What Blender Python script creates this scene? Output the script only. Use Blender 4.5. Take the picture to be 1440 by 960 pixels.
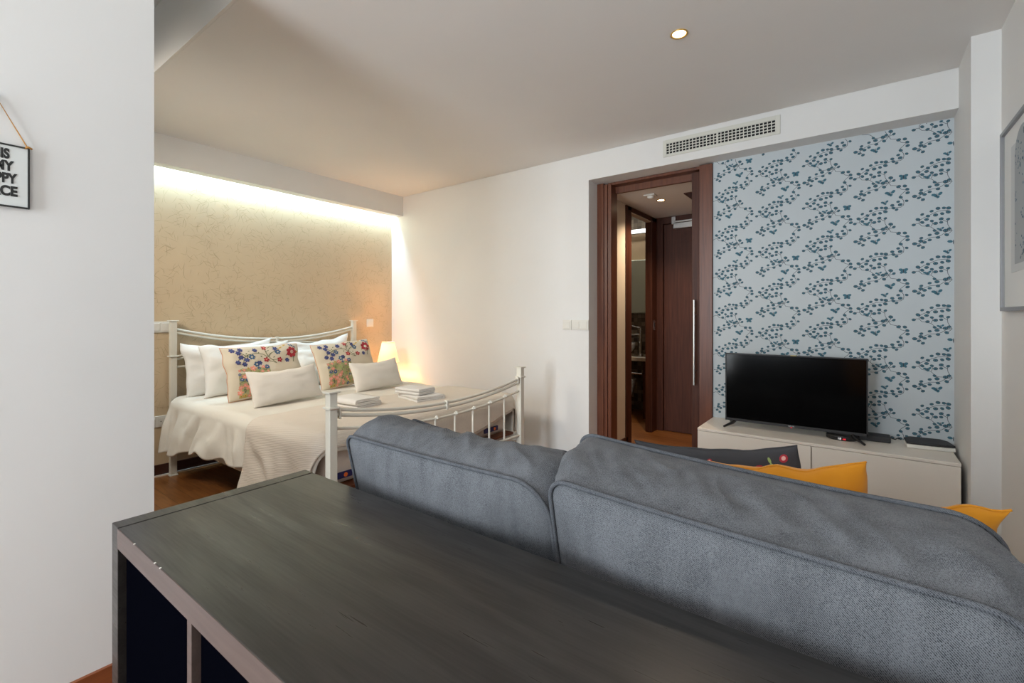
import bpy, bmesh, math, random
from mathutils import Vector, Matrix, noise
R = math.radians
C = bpy.context.scene.collection
for o in list(bpy.data.objects): bpy.data.objects.remove(o)
sc = bpy.context.scene
CZ = 1.167
# ---------------- camera ----------------
cd = bpy.data.cameras.new('camera'); cam = bpy.data.objects.new('camera', cd); C.objects.link(cam)
cam.location = (0, 0, CZ); cam.rotation_euler = (R(90), 0, R(36.8))
cd.sensor_width = 36; cd.lens = 655/1440*36; cd.shift_y = -35/1440; cd.clip_start = .02
sc.camera = cam
# ---------------- world, exposure ----------------
w = bpy.data.worlds.new('world'); sc.world = w; w.use_nodes = True
w.node_tree.nodes['Background'].inputs[0].default_value = (.72, .85, 1, 1)
w.node_tree.nodes['Background'].inputs[1].default_value = 1.0
vs = sc.view_settings
vs.view_transform = 'Standard'; vs.look = 'None'; vs.gamma = 1; vs.use_curve_mapping = False
vs.exposure = 0.85
def area(name, loc, rot, sx, sy, power, col, spread=180):
    l = bpy.data.lights.new(name, 'AREA'); l.shape = 'RECTANGLE'; l.size = sx; l.size_y = sy
    l.energy = power; l.color = col; l.spread = R(spread)
    o = bpy.data.objects.new(name, l); C.objects.link(o); o.location = loc; o.rotation_euler = rot
    return o
# daylight just outside the window in the wall behind the camera
area('window_daylight', (-1.35, -2.66, 1.3), (R(90), 0, 0), .95, 2.1, 82, (.84, .93, 1))
# unseen fill added behind the left partition to brighten beige wall and duvet
area('added_bed_fill', (-2.9, -.1, 2.1), (R(66), 0, R(8)), .9, .4, 8, (1, .91, .79), 100)
area('bathroom_tube_light', (-2.4, 5.57, 2.2), (R(-60), 0, 0), .9, .05, 7, (.9, .97, 1))
# LED strip hidden in the cove over the headboard wall
area('cove_led_light', (-4.058, 1.93, 2.335), (0, R(4), 0), .03, 2.7, 14, (.52, .81, 1))
def spot(name, loc, power, col, size=120, blend=.8, rad=.03):
    l = bpy.data.lights.new(name, 'SPOT'); l.energy = power; l.color = col
    l.spot_size = R(size); l.spot_blend = blend; l.shadow_soft_size = rad
    o = bpy.data.objects.new(name, l); C.objects.link(o); o.location = loc
    return o
def point(name, loc, power, col, rad):
    l = bpy.data.lights.new(name, 'POINT'); l.energy = power; l.color = col; l.shadow_soft_size = rad
    o = bpy.data.objects.new(name, l); C.objects.link(o); o.location = loc
    return o
# ---------------- materials ----------------
def mat(name, col, rough=.6, metal=0, spec=.5, emit=None, es=0, fn=None, sheen=0):
    m = bpy.data.materials.new(name); m.use_nodes = True
    nt = m.node_tree; b = nt.nodes['Principled BSDF']
    b.inputs['Base Color'].default_value = (*col, 1); b.inputs['Roughness'].default_value = rough
    b.inputs['Metallic'].default_value = metal; b.inputs['Specular IOR Level'].default_value = spec
    if sheen: b.inputs['Sheen Weight'].default_value = sheen
    if emit: b.inputs['Emission Color'].default_value = (*emit, 1); b.inputs['Emission Strength'].default_value = es
    if fn: fn(nt, b)
    return m
def N(nt, t, **k):
    n = nt.nodes.new(t)
    for a, v in k.items():
        if a in n.inputs: n.inputs[a].default_value = v
        else: setattr(n, a, v)
    return n
def coords(nt, scale=(1, 1, 1), rot=(0, 0, 0)):
    tc = N(nt, 'ShaderNodeTexCoord'); mp = N(nt, 'ShaderNodeMapping')
    mp.inputs['Scale'].default_value = scale; mp.inputs['Rotation'].default_value = rot
    nt.links.new(tc.outputs['Object'], mp.inputs[0]); return mp.outputs[0]
def ramp(nt, fac, stops):
    r = N(nt, 'ShaderNodeValToRGB'); e = r.color_ramp.elements
    while len(e) < len(stops): e.new(.5)
    for i, (p, c) in enumerate(stops): e[i].position = p; e[i].color = (*c, 1)
    nt.links.new(fac, r.inputs[0]); return r.outputs[0]
def bump(nt, b, h, strength=.2, dist=.002):
    n = N(nt, 'ShaderNodeBump'); n.inputs['Strength'].default_value = strength; n.inputs['Distance'].default_value = dist
    nt.links.new(h, n.inputs['Height']); nt.links.new(n.outputs[0], b.inputs['Normal'])
def noisy(sc_, strength, dist=.002, detail=4, mapscale=(1, 1, 1)):
    def f(nt, b):
        n = N(nt, 'ShaderNodeTexNoise', Scale=sc_, Detail=detail); nt.links.new(coords(nt, mapscale), n.inputs['Vector'])
        bump(nt, b, n.outputs[0], strength, dist)
    return f
def paint(base, var=.03):
    def f(nt, b):
        n = N(nt, 'ShaderNodeTexNoise', Scale=2.5, Detail=3); nt.links.new(coords(nt), n.inputs['Vector'])
        nt.links.new(ramp(nt, n.outputs[0], [(.3, tuple(c*(1-var) for c in base)), (.7, base)]), b.inputs['Base Color'])
        n2 = N(nt, 'ShaderNodeTexNoise', Scale=180, Detail=3); nt.links.new(coords(nt), n2.inputs['Vector'])
        bump(nt, b, n2.outputs[0], .06, .001)
    return f
def wood(c1, c2, scale, rot=(0, 0, 0), bs=.1, det=6, cr=(.35, .68)):
    def f(nt, b):
        v = coords(nt, scale, rot)
        n = N(nt, 'ShaderNodeTexNoise', Scale=1, Detail=det, Distortion=.6); nt.links.new(v, n.inputs['Vector'])
        nt.links.new(ramp(nt, n.outputs[0], [(cr[0], c1), (cr[1], c2)]), b.inputs['Base Color'])
        bump(nt, b, n.outputs[0], bs, .001)
    return f
def shelf_top_nodes(nt, b):
    v = coords(nt, (1.1, 9, 9))
    n = N(nt, 'ShaderNodeTexNoise', Scale=1.3, Detail=2, Distortion=.4); nt.links.new(v, n.inputs['Vector'])
    m = N(nt, 'ShaderNodeMath', operation='MULTIPLY'); m.inputs[1].default_value = 26; nt.links.new(n.outputs[0], m.inputs[0])
    s = N(nt, 'ShaderNodeMath', operation='SINE'); nt.links.new(m.outputs[0], s.inputs[0])
    f = N(nt, 'ShaderNodeTexNoise', Scale=1, Detail=5); nt.links.new(coords(nt, (12, 260, 260)), f.inputs['Vector'])
    a = N(nt, 'ShaderNodeMath', operation='MULTIPLY_ADD'); a.inputs[1].default_value = .17
    nt.links.new(s.outputs[0], a.inputs[0]); nt.links.new(f.outputs[0], a.inputs[2])
    nt.links.new(ramp(nt, a.outputs[0], [(.25, (.017, .0148, .0135)), (.85, (.037, .033, .030))]), b.inputs['Base Color'])
    nt.links.new(ramp(nt, a.outputs[0], [(.15, (.38,)*3), (.9, (.26,)*3)]), b.inputs['Roughness'])
    bump(nt, b, s.outputs[0], .04, .0005)
def floor_nodes(nt, b):
    br = N(nt, 'ShaderNodeTexBrick', Scale=1); br.offset = .37
    br.inputs['Color1'].default_value = (.25, .092, .024, 1); br.inputs['Color2'].default_value = (.34, .135, .038, 1)
    br.inputs['Mortar'].default_value = (.09, .03, .01, 1); br.inputs['Mortar Size'].default_value = .0012
    br.inputs['Brick Width'].default_value = .9; br.inputs['Row Height'].default_value = .09; br.inputs['Bias'].default_value = 0
    nt.links.new(coords(nt), br.inputs['Vector'])
    n = N(nt, 'ShaderNodeTexNoise', Scale=1, Detail=6, Distortion=.8); nt.links.new(coords(nt, (4, 40, 4)), n.inputs['Vector'])
    mx = N(nt, 'ShaderNodeMixRGB', blend_type='MULTIPLY'); mx.inputs[0].default_value = .8
    nt.links.new(br.outputs[0], mx.inputs[1]); nt.links.new(ramp(nt, n.outputs[0], [(.3, (.5, .42, .36)), (.65, (1, 1, 1))]), mx.inputs[2])
    nt.links.new(mx.outputs[0], b.inputs['Base Color'])
def twill(dark, light, dens=640, rot=R(45), wr=.3, bs=.5):
    # woven cloth seen as fine slanted ribs with flecks
    def f(nt, b):
        wv = N(nt, 'ShaderNodeTexWave', Scale=1, Distortion=1.2, Detail=2); wv.bands_direction = 'DIAGONAL'
        wv.inputs['Detail Scale'].default_value = 3
        nt.links.new(coords(nt, (dens*.32, dens*.32, dens*.32)), wv.inputs['Vector'])
        n = N(nt, 'ShaderNodeTexNoise', Scale=dens, Detail=2); nt.links.new(coords(nt), n.inputs['Vector'])
        g = N(nt, 'ShaderNodeTexNoise', Scale=1, Detail=4); nt.links.new(coords(nt, (26, 26, 7)), g.inputs['Vector'])
        a = N(nt, 'ShaderNodeMath', operation='MULTIPLY_ADD'); a.inputs[1].default_value = .45
        nt.links.new(wv.outputs['Fac'], a.inputs[0]); nt.links.new(n.outputs[0], a.inputs[2])
        a2 = N(nt, 'ShaderNodeMath', operation='MULTIPLY_ADD'); a2.inputs[1].default_value = .5
        nt.links.new(g.outputs[0], a2.inputs[0]); nt.links.new(a.outputs[0], a2.inputs[2])
        nt.links.new(ramp(nt, a2.outputs[0], [(.70, dark), (1.2, light)]), b.inputs['Base Color'])
        bump(nt, b, a.outputs[0], bs, .0008)
    return f
def cloth(strength=.25, scale=900, wr=6, wd=.004):
    def f(nt, b):
        n = N(nt, 'ShaderNodeTexNoise', Scale=scale, Detail=2); nt.links.new(coords(nt), n.inputs['Vector'])
        w1 = N(nt, 'ShaderNodeTexNoise', Scale=wr, Detail=4, Distortion=1.0); nt.links.new(coords(nt), w1.inputs['Vector'])
        a = N(nt, 'ShaderNodeMath', operation='MULTIPLY_ADD'); a.inputs[1].default_value = .08
        nt.links.new(n.outputs[0], a.inputs[0]); nt.links.new(w1.outputs[0], a.inputs[2])
        bump(nt, b, a.outputs[0], strength, wd*4)
    return f
def ribs(nt, b):
    wv = N(nt, 'ShaderNodeTexWave', Scale=1, Distortion=1.0); wv.bands_direction = 'Z'; wv.inputs['Detail Scale'].default_value = 2
    nt.links.new(coords(nt, (38, 38, 38), (0, R(6), 0)), wv.inputs['Vector'])
    bump(nt, b, wv.outputs['Fac'], .35, .003)
def mosaic(nt, b):
    br = N(nt, 'ShaderNodeTexBrick', Scale=1); br.offset = 0
    br.inputs['Color1'].default_value = (.06, .035, .02, 1); br.inputs['Color2'].default_value = (.35, .27, .19, 1)
    br.inputs['Mortar'].default_value = (.12, .1, .08, 1); br.inputs['Mortar Size'].default_value = .002
    br.inputs['Brick Width'].default_value = .05; br.inputs['Row Height'].default_value = .05
    nt.links.new(coords(nt, (1, 1, 1), (R(90), 0, 0)), br.inputs['Vector']); nt.links.new(br.outputs[0], b.inputs['Base Color'])
def pane_nodes(nt, b):
    o = nt.nodes['Material Output']; t = N(nt, 'ShaderNodeBsdfTransparent'); g = N(nt, 'ShaderNodeBsdfGlossy', Roughness=.02)
    m = N(nt, 'ShaderNodeMixShader'); m.inputs[0].default_value = .06
    nt.links.new(t.outputs[0], m.inputs[1]); nt.links.new(g.outputs[0], m.inputs[2]); nt.links.new(m.outputs[0], o.inputs[0])
M = dict(
    white=mat('white_paint', (.80, .79, .77), .75, fn=paint((.80, .79, .77))),
    ceil=mat('ceiling_paint', (.84, .82, .79), .85, fn=paint((.84, .82, .79), .02)),
    beige=mat('beige_wallpaper', (.67, .52, .34), .6, fn=paint((.67, .52, .34), .05)),
    hair=mat('wallpaper_hairlines', (.44, .33, .19), .6),
    blue=mat('pale_blue_wallpaper', (.56, .61, .635), .7, fn=paint((.56, .61, .635), .03)),
    leaf=mat('teal_leaf_print', (.05, .16, .22), .7), leafd=mat('dark_stem_print', (.035, .055, .075), .7),
    floor=mat('wooden_floor', (.3, .12, .04), .32, fn=floor_nodes),
    hallfloor=None,
    maho=mat('mahogany_wood', (.1, .03, .018), .38, fn=wood((.10, .028, .012), (.165, .052, .022), (55, 55, 2.2))),
    dark=mat('dark_mahogany', (.05, .015, .01), .5, spec=.3, fn=wood((.055, .016, .008), (.092, .028, .014), (60, 60, 2.5))),
    skirt=mat('dark_skirting', (.06, .02, .012), .4),
    skirtr=mat('red_brown_skirting', (.26, .075, .025), .35, fn=wood((.2, .055, .02), (.30, .09, .03), (40, 4, 40))),
    cream=mat('cream_hall_paint', (.66, .56, .44), .8, fn=paint((.66, .56, .44))),
    gap=mat('shadow_gap', (.12, .11, .10), .9),
    shelf=mat('black_brown_veneer', (.03, .026, .024), .42, fn=shelf_top_nodes),
    edge=mat('black_brown_edge_band', (.10, .07, .06), .5, fn=wood((.085, .060, .052), (.11, .078, .068), (6, 90, 90), bs=.05)),
    sofa=mat('grey_woven_fabric', (.13, .15, .17), .95, spec=.2, fn=twill((.024, .026, .030), (.165, .170, .183)), sheen=.05),
    pipe=mat('grey_piping_fabric', (.09, .10, .12), .9, spec=.2, fn=twill((.022, .024, .029), (.125, .13, .143))),
    zip=mat('black_zip_tape', (.012, .012, .014), .6),
    mustard=mat('mustard_cotton', (.62, .245, .015), .9, spec=.2, fn=cloth(.2, 700, 9, .003), sheen=.2),
    charcoal=mat('charcoal_cotton', (.06, .06, .065), .9, spec=.2, fn=cloth(.2, 700, 7, .002)),
    duvet=mat('white_duvet_cotton', (.80, .76, .68), .85, spec=.2, fn=cloth(.22, 900, 7, .004)),
    throw=mat('ribbed_cream_coverlet', (.77, .69, .60), .9, spec=.2, fn=ribs),
    pillow=mat('white_pillow_cotton', (.84, .82, .78), .85, spec=.2, fn=cloth(.25, 900, 8, .004)),
    satin=mat('ivory_cotton', (.80, .755, .69), .7, spec=.3, fn=cloth(.08, 900, 5, .003)),
    linen=mat('cream_linen', (.70, .62, .49), .9, spec=.2, fn=cloth(.2, 1200, 8, .003)),
    mattress=mat('beige_mattress_cover', (.66, .56, .48), .85, spec=.2, fn=cloth(.15, 800, 6, .004)),
    sheet=mat('white_sheet', (.83, .80, .80), .8, spec=.2, fn=cloth(.15, 900, 9, .003)),
    towel=mat('white_terry', (.88, .86, .83), .95, spec=.1, fn=noisy(260, .8, .004)),
    towele=mat('towel_fold_edge', (.68, .62, .56), .95),
    iron=mat('cream_enamel', (.76, .73, .64), .35),
    gloss=mat('white_lacquer', (.82, .76, .68), .28, fn=noisy(40, .02)),
    plastic=mat('white_plastic', (.78, .76, .70), .35), grille=mat('vent_cream_metal', (.70, .69, .62), .45),
    hole=mat('vent_dark_hole', (.012, .012, .012), .9),
    black=mat('black_plastic', (.012, .012, .013), .3), blackm=mat('matt_black_plastic', (.025, .025, .028), .6),
    screen=mat('tv_screen_glass', (.002, .002, .0022), .12, spec=.35),
    grey=mat('grey_text', (.6, .6, .6), .5), red=mat('red_led', (.6, .01, .02), .4, emit=(1, .03, .05), es=.6),
    led=mat('white_led_digits', (.5, .5, .5), .4, emit=(1, 1, 1), es=.4), yellow=mat('yellow_sticker', (.75, .6, .05), .5),
    steel=mat('brushed_steel', (.62, .62, .6), .32, 1), chrome=mat('chrome', (.75, .75, .75), .12, 1),
    brass=mat('gold_trim_ring', (.75, .48, .16), .3, .8),
    bulbm=mat('warm_bulb', (1, 1, 1), .5, emit=(1, .80, .52), es=14),
    shade=mat('pleated_lamp_shade', (.85, .72, .5), .8, emit=(1, .56, .23), es=.72),
    ledstrip=mat('led_strip', (1, 1, 1), .5, emit=(.85, .96, 1), es=6),
    silver=mat('silver_picture_frame', (.30, .30, .31), .4, .6), matb=mat('white_mount_board', (.78, .79, .78), .8),
    matb2=mat('pale_grey_mount', (.62, .64, .645), .8), print=mat('grey_print', (.40, .43, .45), .8),
    printd=mat('blue_grey_print_foliage', (.10, .16, .22), .8),
    signw=mat('sign_white', (.72, .74, .72), .35), signb=mat('sign_black', (.015, .016, .015), .5),
    jute=mat('jute_cord', (.52, .25, .06), .9, fn=noisy(400, .8, .002)),
    boxm=mat('compartment_dark_fill', (.0012, .0013, .0026), 1, spec=0),  # near-black fill that makes the open shelf compartments read dark
    navy=mat('navy_label', (.012, .012, .09), .5), orange=mat('orange_dot', (.85, .16, .02), .5),
    tile=mat('mosaic_tile', (.2, .15, .1), .3, fn=mosaic), brownw=mat('brown_bathroom_wall', (.22, .14, .075), .5, fn=noisy(30, .1)),
    cabw=mat('pale_cabinet_front', (.55, .58, .46), .4), stone=mat('beige_stone_worktop', (.62, .52, .38), .35, fn=noisy(60, .05)),
    porc=mat('white_porcelain', (.8, .8, .77), .15),
    e_blue=mat('embroidery_indigo', (.07, .07, .22), .9), e_teal=mat('embroidery_blue', (.06, .13, .24), .9),
    e_red=mat('embroidery_red', (.42, .03, .045), .9), e_coral=mat('embroidery_coral', (.80, .30, .22), .9),
    e_green=mat('embroidery_olive', (.16, .18, .09), .9), e_lime=mat('embroidery_leaf_green', (.32, .42, .14), .9),
    e_pink=mat('embroidery_pink', (.80, .45, .40), .9), e_yel=mat('embroidery_ochre', (.62, .40, .10), .9),
    e_ground=mat('embroidery_sage_ground', (.42, .37, .20), .9),
    pane=mat('window_glass', (1, 1, 1), .05, fn=pane_nodes), terr=mat('terracotta_cotton', (.62, .25, .12), .9),
)
# ---------------- mesh helpers ----------------
class MB:
    def __init__(s): s.v = []; s.f = []; s.m = []; s.s = []
    def add(s, vs, fs, m=0, sm=False):
        b = len(s.v); s.v += [tuple(v) for v in vs]
        for f in fs: s.f.append([b+i for i in f]); s.m.append(m); s.s.append(sm)
        return s
    def box(s, x0, x1, y0, y1, z0, z1, m=0):
        vs = [(x, y, z) for x in (x0, x1) for y in (y0, y1) for z in (z0, z1)]
        return s.add(vs, [(0, 1, 3, 2), (4, 6, 7, 5), (0, 4, 5, 1), (2, 3, 7, 6), (0, 2, 6, 4), (1, 5, 7, 3)], m)
    def tube(s, pts, r, n=8, m=0, caps=True, closed=False):
        P = [Vector(p) for p in pts]; k = len(P); vs = []; fs = []
        up = None
        for i in range(k):
            a = P[(i-1) % k] if (closed or i) else P[0]; c = P[(i+1) % k] if (closed or i < k-1) else P[-1]
            t = (c-a).normalized()
            if up is None: up = Vector((0, 0, 1)) if abs(t.z) < .9 else Vector((1, 0, 0))
            x = up - t*up.dot(t); x.normalize(); y = t.cross(x); up = x
            rr = r[i] if isinstance(r, (list, tuple)) else r
            for j in range(n):
                an = 2*math.pi*j/n; vs.append(P[i] + x*rr*math.cos(an) + y*rr*math.sin(an))
        for i in range(k if closed else k-1):
            for j in range(n):
                a = i*n+j; b = i*n+(j+1) % n; a2 = ((i+1) % k)*n+j; b2 = ((i+1) % k)*n+(j+1) % n
                fs.append((a, b, b2, a2))
        s.add(vs, fs, m, True)
        if caps and not closed:
            s.add([vs[j] for j in range(n)], [tuple(range(n))[::-1]], m); s.add([vs[(k-1)*n+j] for j in range(n)], [tuple(range(n))], m)
        return s
    def lathe(s, prof, c=(0, 0, 0), n=32, m=0, sm=True):
        vs = []; fs = []
        for (r, z) in prof:
            for j in range(n):
                a = 2*math.pi*j/n; vs.append((c[0]+r*math.cos(a), c[1]+r*math.sin(a), c[2]+z))
        for i in range(len(prof)-1):
            for j in range(n):
                fs.append((i*n+j, i*n+(j+1) % n, (i+1)*n+(j+1) % n, (i+1)*n+j))
        return s.add(vs, fs, m, sm)
    def grid(s, fn, nu, nv, m=0, sm=True):
        vs = [fn(i/nu, j/nv) for i in range(nu+1) for j in range(nv+1)]; fs = []
        for i in range(nu):
            for j in range(nv):
                a = i*(nv+1)+j; fs.append((a, a+nv+1, a+nv+2, a+1))
        return s.add(vs, fs, m, sm)
    def prism(s, poly, axis, a, b, m=0):
        # poly of 2D points extruded along axis from a to b
        def mk(p, q):
            if axis == 'x': return (q, p[0], p[1])
            if axis == 'y': return (p[0], q, p[1])
            return (p[0], p[1], q)
        n = len(poly); vs = [mk(p, a) for p in poly]+[mk(p, b) for p in poly]
        fs = [tuple(range(n)), tuple(range(n, 2*n))[::-1]]+[(i, (i+1) % n, n+(i+1) % n, n+i) for i in range(n)]
        return s.add(vs, fs, m)
OFF = {}
def build(name, mb, mats, parent=None, bevel=0, sub=0, weld=False, fixn=True):
    if not isinstance(mats, (list, tuple)): mats = [mats]
    off = OFF.get(parent.name, Vector()) if parent else Vector()
    me = bpy.data.meshes.new(name)
    me.from_pydata([tuple(Vector(v)-off) for v in mb.v], [], mb.f)
    for m in mats: me.materials.append(M[m] if isinstance(m, str) else m)
    for i, p in enumerate(me.polygons): p.material_index = mb.m[i]; p.use_smooth = mb.s[i]
    bm = bmesh.new(); bm.from_mesh(me)
    if weld: bmesh.ops.remove_doubles(bm, verts=bm.verts, dist=1e-5)
    if fixn: bmesh.ops.recalc_face_normals(bm, faces=bm.faces)
    bm.to_mesh(me); bm.free()
    o = bpy.data.objects.new(name, me); C.objects.link(o)
    if parent: o.parent = parent; OFF[o.name] = off
    if bevel:
        b = o.modifiers.new('bevel', 'BEVEL'); b.width = bevel; b.segments = 2; b.limit_method = 'ANGLE'; b.angle_limit = R(40)
    if sub: d = o.modifiers.new('sub', 'SUBSURF'); d.levels = sub; d.render_levels = sub
    return o
def thing(name, label, cat, loc=(0, 0, 0), group=None):
    o = bpy.data.objects.new(name, None); C.objects.link(o); o.location = loc; OFF[o.name] = Vector(loc)
    o.empty_display_size = .05
    return tag(o, label, cat, group)
def tag(o, label, cat, group=None):
    o['label'] = label; o['category'] = cat
    if group: o['group'] = group
    return o
def struct(name, mb, mats, parent=None, bevel=0):
    o = build(name, mb, mats, parent, bevel)
    if not parent: o['kind'] = 'structure'
    return o
def dup(root, loc, label, group=None):
    r = root.copy(); C.objects.link(r); r.location = loc; r['label'] = label
    if group: r['group'] = group
    OFF[r.name] = Vector(loc)
    for ch in list(root.children):
        c = ch.copy(); C.objects.link(c); c.parent = r
        for g in list(ch.children):
            d = g.copy(); C.objects.link(d); d.parent = c
    return r
def text(name, s, loc, rot, size, m, parent, sx=1, ex=.0004, align='CENTER', off=0):
    cu = bpy.data.curves.new(name, 'FONT'); cu.body = s; cu.size = size; cu.extrude = ex; cu.align_x = align; cu.offset = off
    cu.materials.append(M[m]); o = bpy.data.objects.new(name, cu); C.objects.link(o)
    me = bpy.data.meshes.new_from_object(o); me.name = name; bpy.data.objects.remove(o)
    me.transform(Matrix.Diagonal((sx, 1, 1, 1))); o = bpy.data.objects.new(name, me); C.objects.link(o)
    if not me.materials: me.materials.append(M[m])
    o.parent = parent; o.location = Vector(loc)-OFF.get(parent.name, Vector()); o.rotation_euler = rot
    return o
# ---------------- room shell ----------------
CE = 2.447          # main ceiling
SO = 2.24           # soffit over niche, underside of cove
XH = -4.11          # headboard wall
XR = .503; YW = 3.295; YN = 3.44; YB = -2.6; CH = 2.78
b = MB().box(-5.2, XR+.1, YB-.1, 6, -.05, 0); struct('floor', b, 'floor')
b = MB().box(XH+.0, XR, .845, YW-.004, CE, CE+.012)
b.box(.4, XR-.003, YW-.3, 2.966, CE+.0001, CE+.012); struct('ceiling', b, 'ceil')
b = MB().box(XH-.1, XR+.1, YB-.1, .84, CH, CH+.05); b.box(XH-.1, XR+.1, .84, 3.7, CE+.02, CE+.06, 1); b.box(XH-.1, XR, .832, .8445, CE, CH)
struct('ceiling_raised', b, ['ceil', 'gap'])
# headboard wall with printed wallpaper of thin hairlines
random.seed(4)
b = MB().box(XH-.1, XH, -.8, YW+.1, 0, CE+.02)
for i in range(3400):
    y = random.uniform(.7, YW-.02); z = random.uniform(.45, 2.24); a = random.uniform(0, math.pi*2); L = random.uniform(.03, .085)
    cv = random.uniform(-14, 14); pts = []; n = 5; py, pz = y, z
    for k in range(n+1):
        pts.append((py, pz)); aa = a+cv*L*(k/n-.5)*1.4; py += L/n*math.cos(aa); pz += L/n*math.sin(aa)
    vs = []; wd = random.uniform(.0005, .0011)
    for k, (p, q) in enumerate(pts):
        t = min(k, n-k)/n*2; ww = wd*(.25+t); k0 = max(0, k-1); k1 = min(n, k+1)
        dx, dz = pts[k1][0]-pts[k0][0], pts[k1][1]-pts[k0][1]; l = math.hypot(dx, dz) or 1
        vs += [(XH+.0006, p-dz/l*ww, q+dx/l*ww), (XH+.0006, p+dz/l*ww, q-dx/l*ww)]
    if max(v[1] for v in vs) > YW-.003: continue
    b.add(vs, [(2*k, 2*k+1, 2*k+3, 2*k+2) for k in range(n)], 1)
struct('wall_headboard', b, ['beige', 'hair'])
b = MB().box(-4.02, -3.92, .84, YW, SO, CE+.015); struct('trim_cove', b, 'white')
b = MB().box(-4.02, -4.0, .86, YW-.01, SO+.022, SO+.03); struct('trim_cove_strip', b, 'ledstrip')
# far wall: white part, header, pilaster
b = MB().box(XH, -1.711, YW, YN+.16, 0, CE+.02); b.box(-1.711, .405, YW, YN+.16, SO, CE+.02)
struct('wall_far', b, 'white')
b = MB().box(.405, XR, 2.965, YN+.16, 0, CE+.02); struct('wall_pilaster', b, 'white')
b = MB().box(XR, XR+.1, YB, YN+.16, 0, CH+.05); struct('wall_right', b, 'white')
# blue printed wallpaper in the niche
VINES = [[(0, 0), (11, 6), (23, 5), (34, -10), (57, -14), (73, -20), (86, -34), (97, -46), (116, -46), (134, -46), (154, -47)], [(23, 5), (23, 18), (29, 26), (44, 36), (60, 42), (78, 53), (101, 63), (121, 64), (141, 65), (166, 71), (186, 71), (210, 70), (222, 80), (224, 94), (222, 108), (212, 123), (208, 138), (220, 150), (236, 164)], [(139, 1), (141, -15), (149, -33), (158, -48), (166, -65), (190, -70), (200, -77), (212, -94), (236, -102)], [(154, -47), (134, -53), (116, -68), (101, -76), (68, -78), (47, -88), (24, -106), (5, -106)], [(76, 13), (79, -2), (74, -16)], [(114, 20), (126, 9), (139, 1), (142, 15)], [(154, -47), (166, -34), (166, -21)], [(158, -48), (180, -39)], [(24, -106), (39, -130)], [(97, -46), (97, -57)], [(158, -48), (139, -69)]]
LEAVES = [(0, 0), (18, 28), (36, 10), (36, 54), (54, 24), (60, 42), (58, -10), (75, 67), (76, 13), (91, 44), (91, -2), (101, 79), (118, 48), (114, 20), (114, 1), (125, 78), (144, 75), (142, 54), (142, 15), (173, 86), (178, 70), (192, 59), (199, 103), (208, 85), (236, 103), (210, 127), (87, -41), (97, -57), (101, -80), (67, -63), (67, -91), (131, -45), (136, -69), (146, -37), (166, -21), (180, -39), (201, -77), (228, -78), (239, -98), (240, -118), (32, -77), (30, -93), (46, -102), (4, -106), (21, -118), (39, -130)]
FLY = [(222, -27, 1.15, 0), (163, -111, 1.1, 1), (111, -36, .7, 1), (139, -161, .8, 1), (57, -273, .8, 1), (97, -381, 1.05, 1)]
x0, x1, z0, z1 = -.822, .405, .3, SO
b = MB().box(x0, x1, YN, YN+.03, 0, SO)
def wall_poly(pts, m, e):
    if all(x0+.002 < p[0] < x1-.001 and z0 < p[1] < z1 for p in pts):
        b.add([(p[0], YN-e, p[1]) for p in pts], [tuple(range(len(pts)))], m)
TIP = [(-.818, .003), (-.5505, .132), (-.286, .147), (-.027, .019), (.239, -.018)]
random.seed(9)
lrand = [(random.uniform(-.6, .6), random.uniform(.85, 1.12)) for _ in LEAVES]
for ci, (tx, tz) in enumerate(TIP):
    for k in range(-6, 6):
        oz = CZ+tz+k*.2657
        for v in VINES:
            for (p, q) in zip(v[:-1], v[1:]):
                d = Vector((q[0]-p[0], q[1]-p[1])); d.normalize(); n = Vector((-d.y, d.x))*.0011
                P0 = Vector((tx+p[0]/1000, oz+p[1]/1000))-d*.0005; P1 = Vector((tx+q[0]/1000, oz+q[1]/1000))+d*.0005
                wall_poly([P0+n, P0-n, P1-n, P1+n], 2, .0004)
        for li, (lx, lz) in enumerate(LEAVES):
            cx, cz = tx+lx/1000, oz+lz/1000; ang, s = lrand[li]
            for (ra, rb, m, e) in ((.0098, .0078, 2, .0008), (.0074, .0056, 1, .0012)):
                wall_poly([(cx+s*(ra*math.cos(t)*math.cos(ang)-rb*math.sin(t)*math.sin(ang)), cz+s*(ra*math.cos(t)*math.sin(ang)+rb*math.sin(t)*math.cos(ang)))
                           for t in [2*math.pi*j/10 for j in range(10)]], m, e)
            wall_poly([(cx+s*(.002*math.cos(t)), cz+s*.0028*math.sin(t)) for t in [2*math.pi*j/6 for j in range(6)]], 2, .0015)
        if (k+ci) % 2 == 0:
            for (fx, fz, s, kind) in FLY:
                cx, cz = tx+fx/1000, oz+fz/1000
                for sd in (-1, 1):
                    for (ax, az, l, w_, aa) in ((.0085, .006, .0105, .007, .45), (.0065, -.006, .008, .006, -.8)):
                        if kind: ax, az, aa = az*1.3+ax*.55, az, aa+.3*sd
                        wall_poly([(cx+s*sd*(ax+l*math.cos(t)*math.cos(aa)-w_*math.sin(t)*math.sin(aa)), cz+s*(az+l*math.cos(t)*math.sin(aa)+w_*math.sin(t)*math.cos(aa))+s*sd*.002*kind)
                                   for t in [2*math.pi*j/8 for j in range(8)]], 1, .0016)
                wall_poly([(cx+s*.0018*math.cos(t), cz+s*.012*math.sin(t)) for t in [2*math.pi*j/8 for j in range(8)]], 2, .0018)
struct('wall_niche', b, ['blue', 'leaf', 'leafd'])
b = MB().box(-.822, .405, YN+.085, YN+.16, 0, SO); b.box(-1.722, -.822, YN+.13, YN+.16, 2.2, SO); struct('wall_hall_side', b, 'white')
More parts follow.
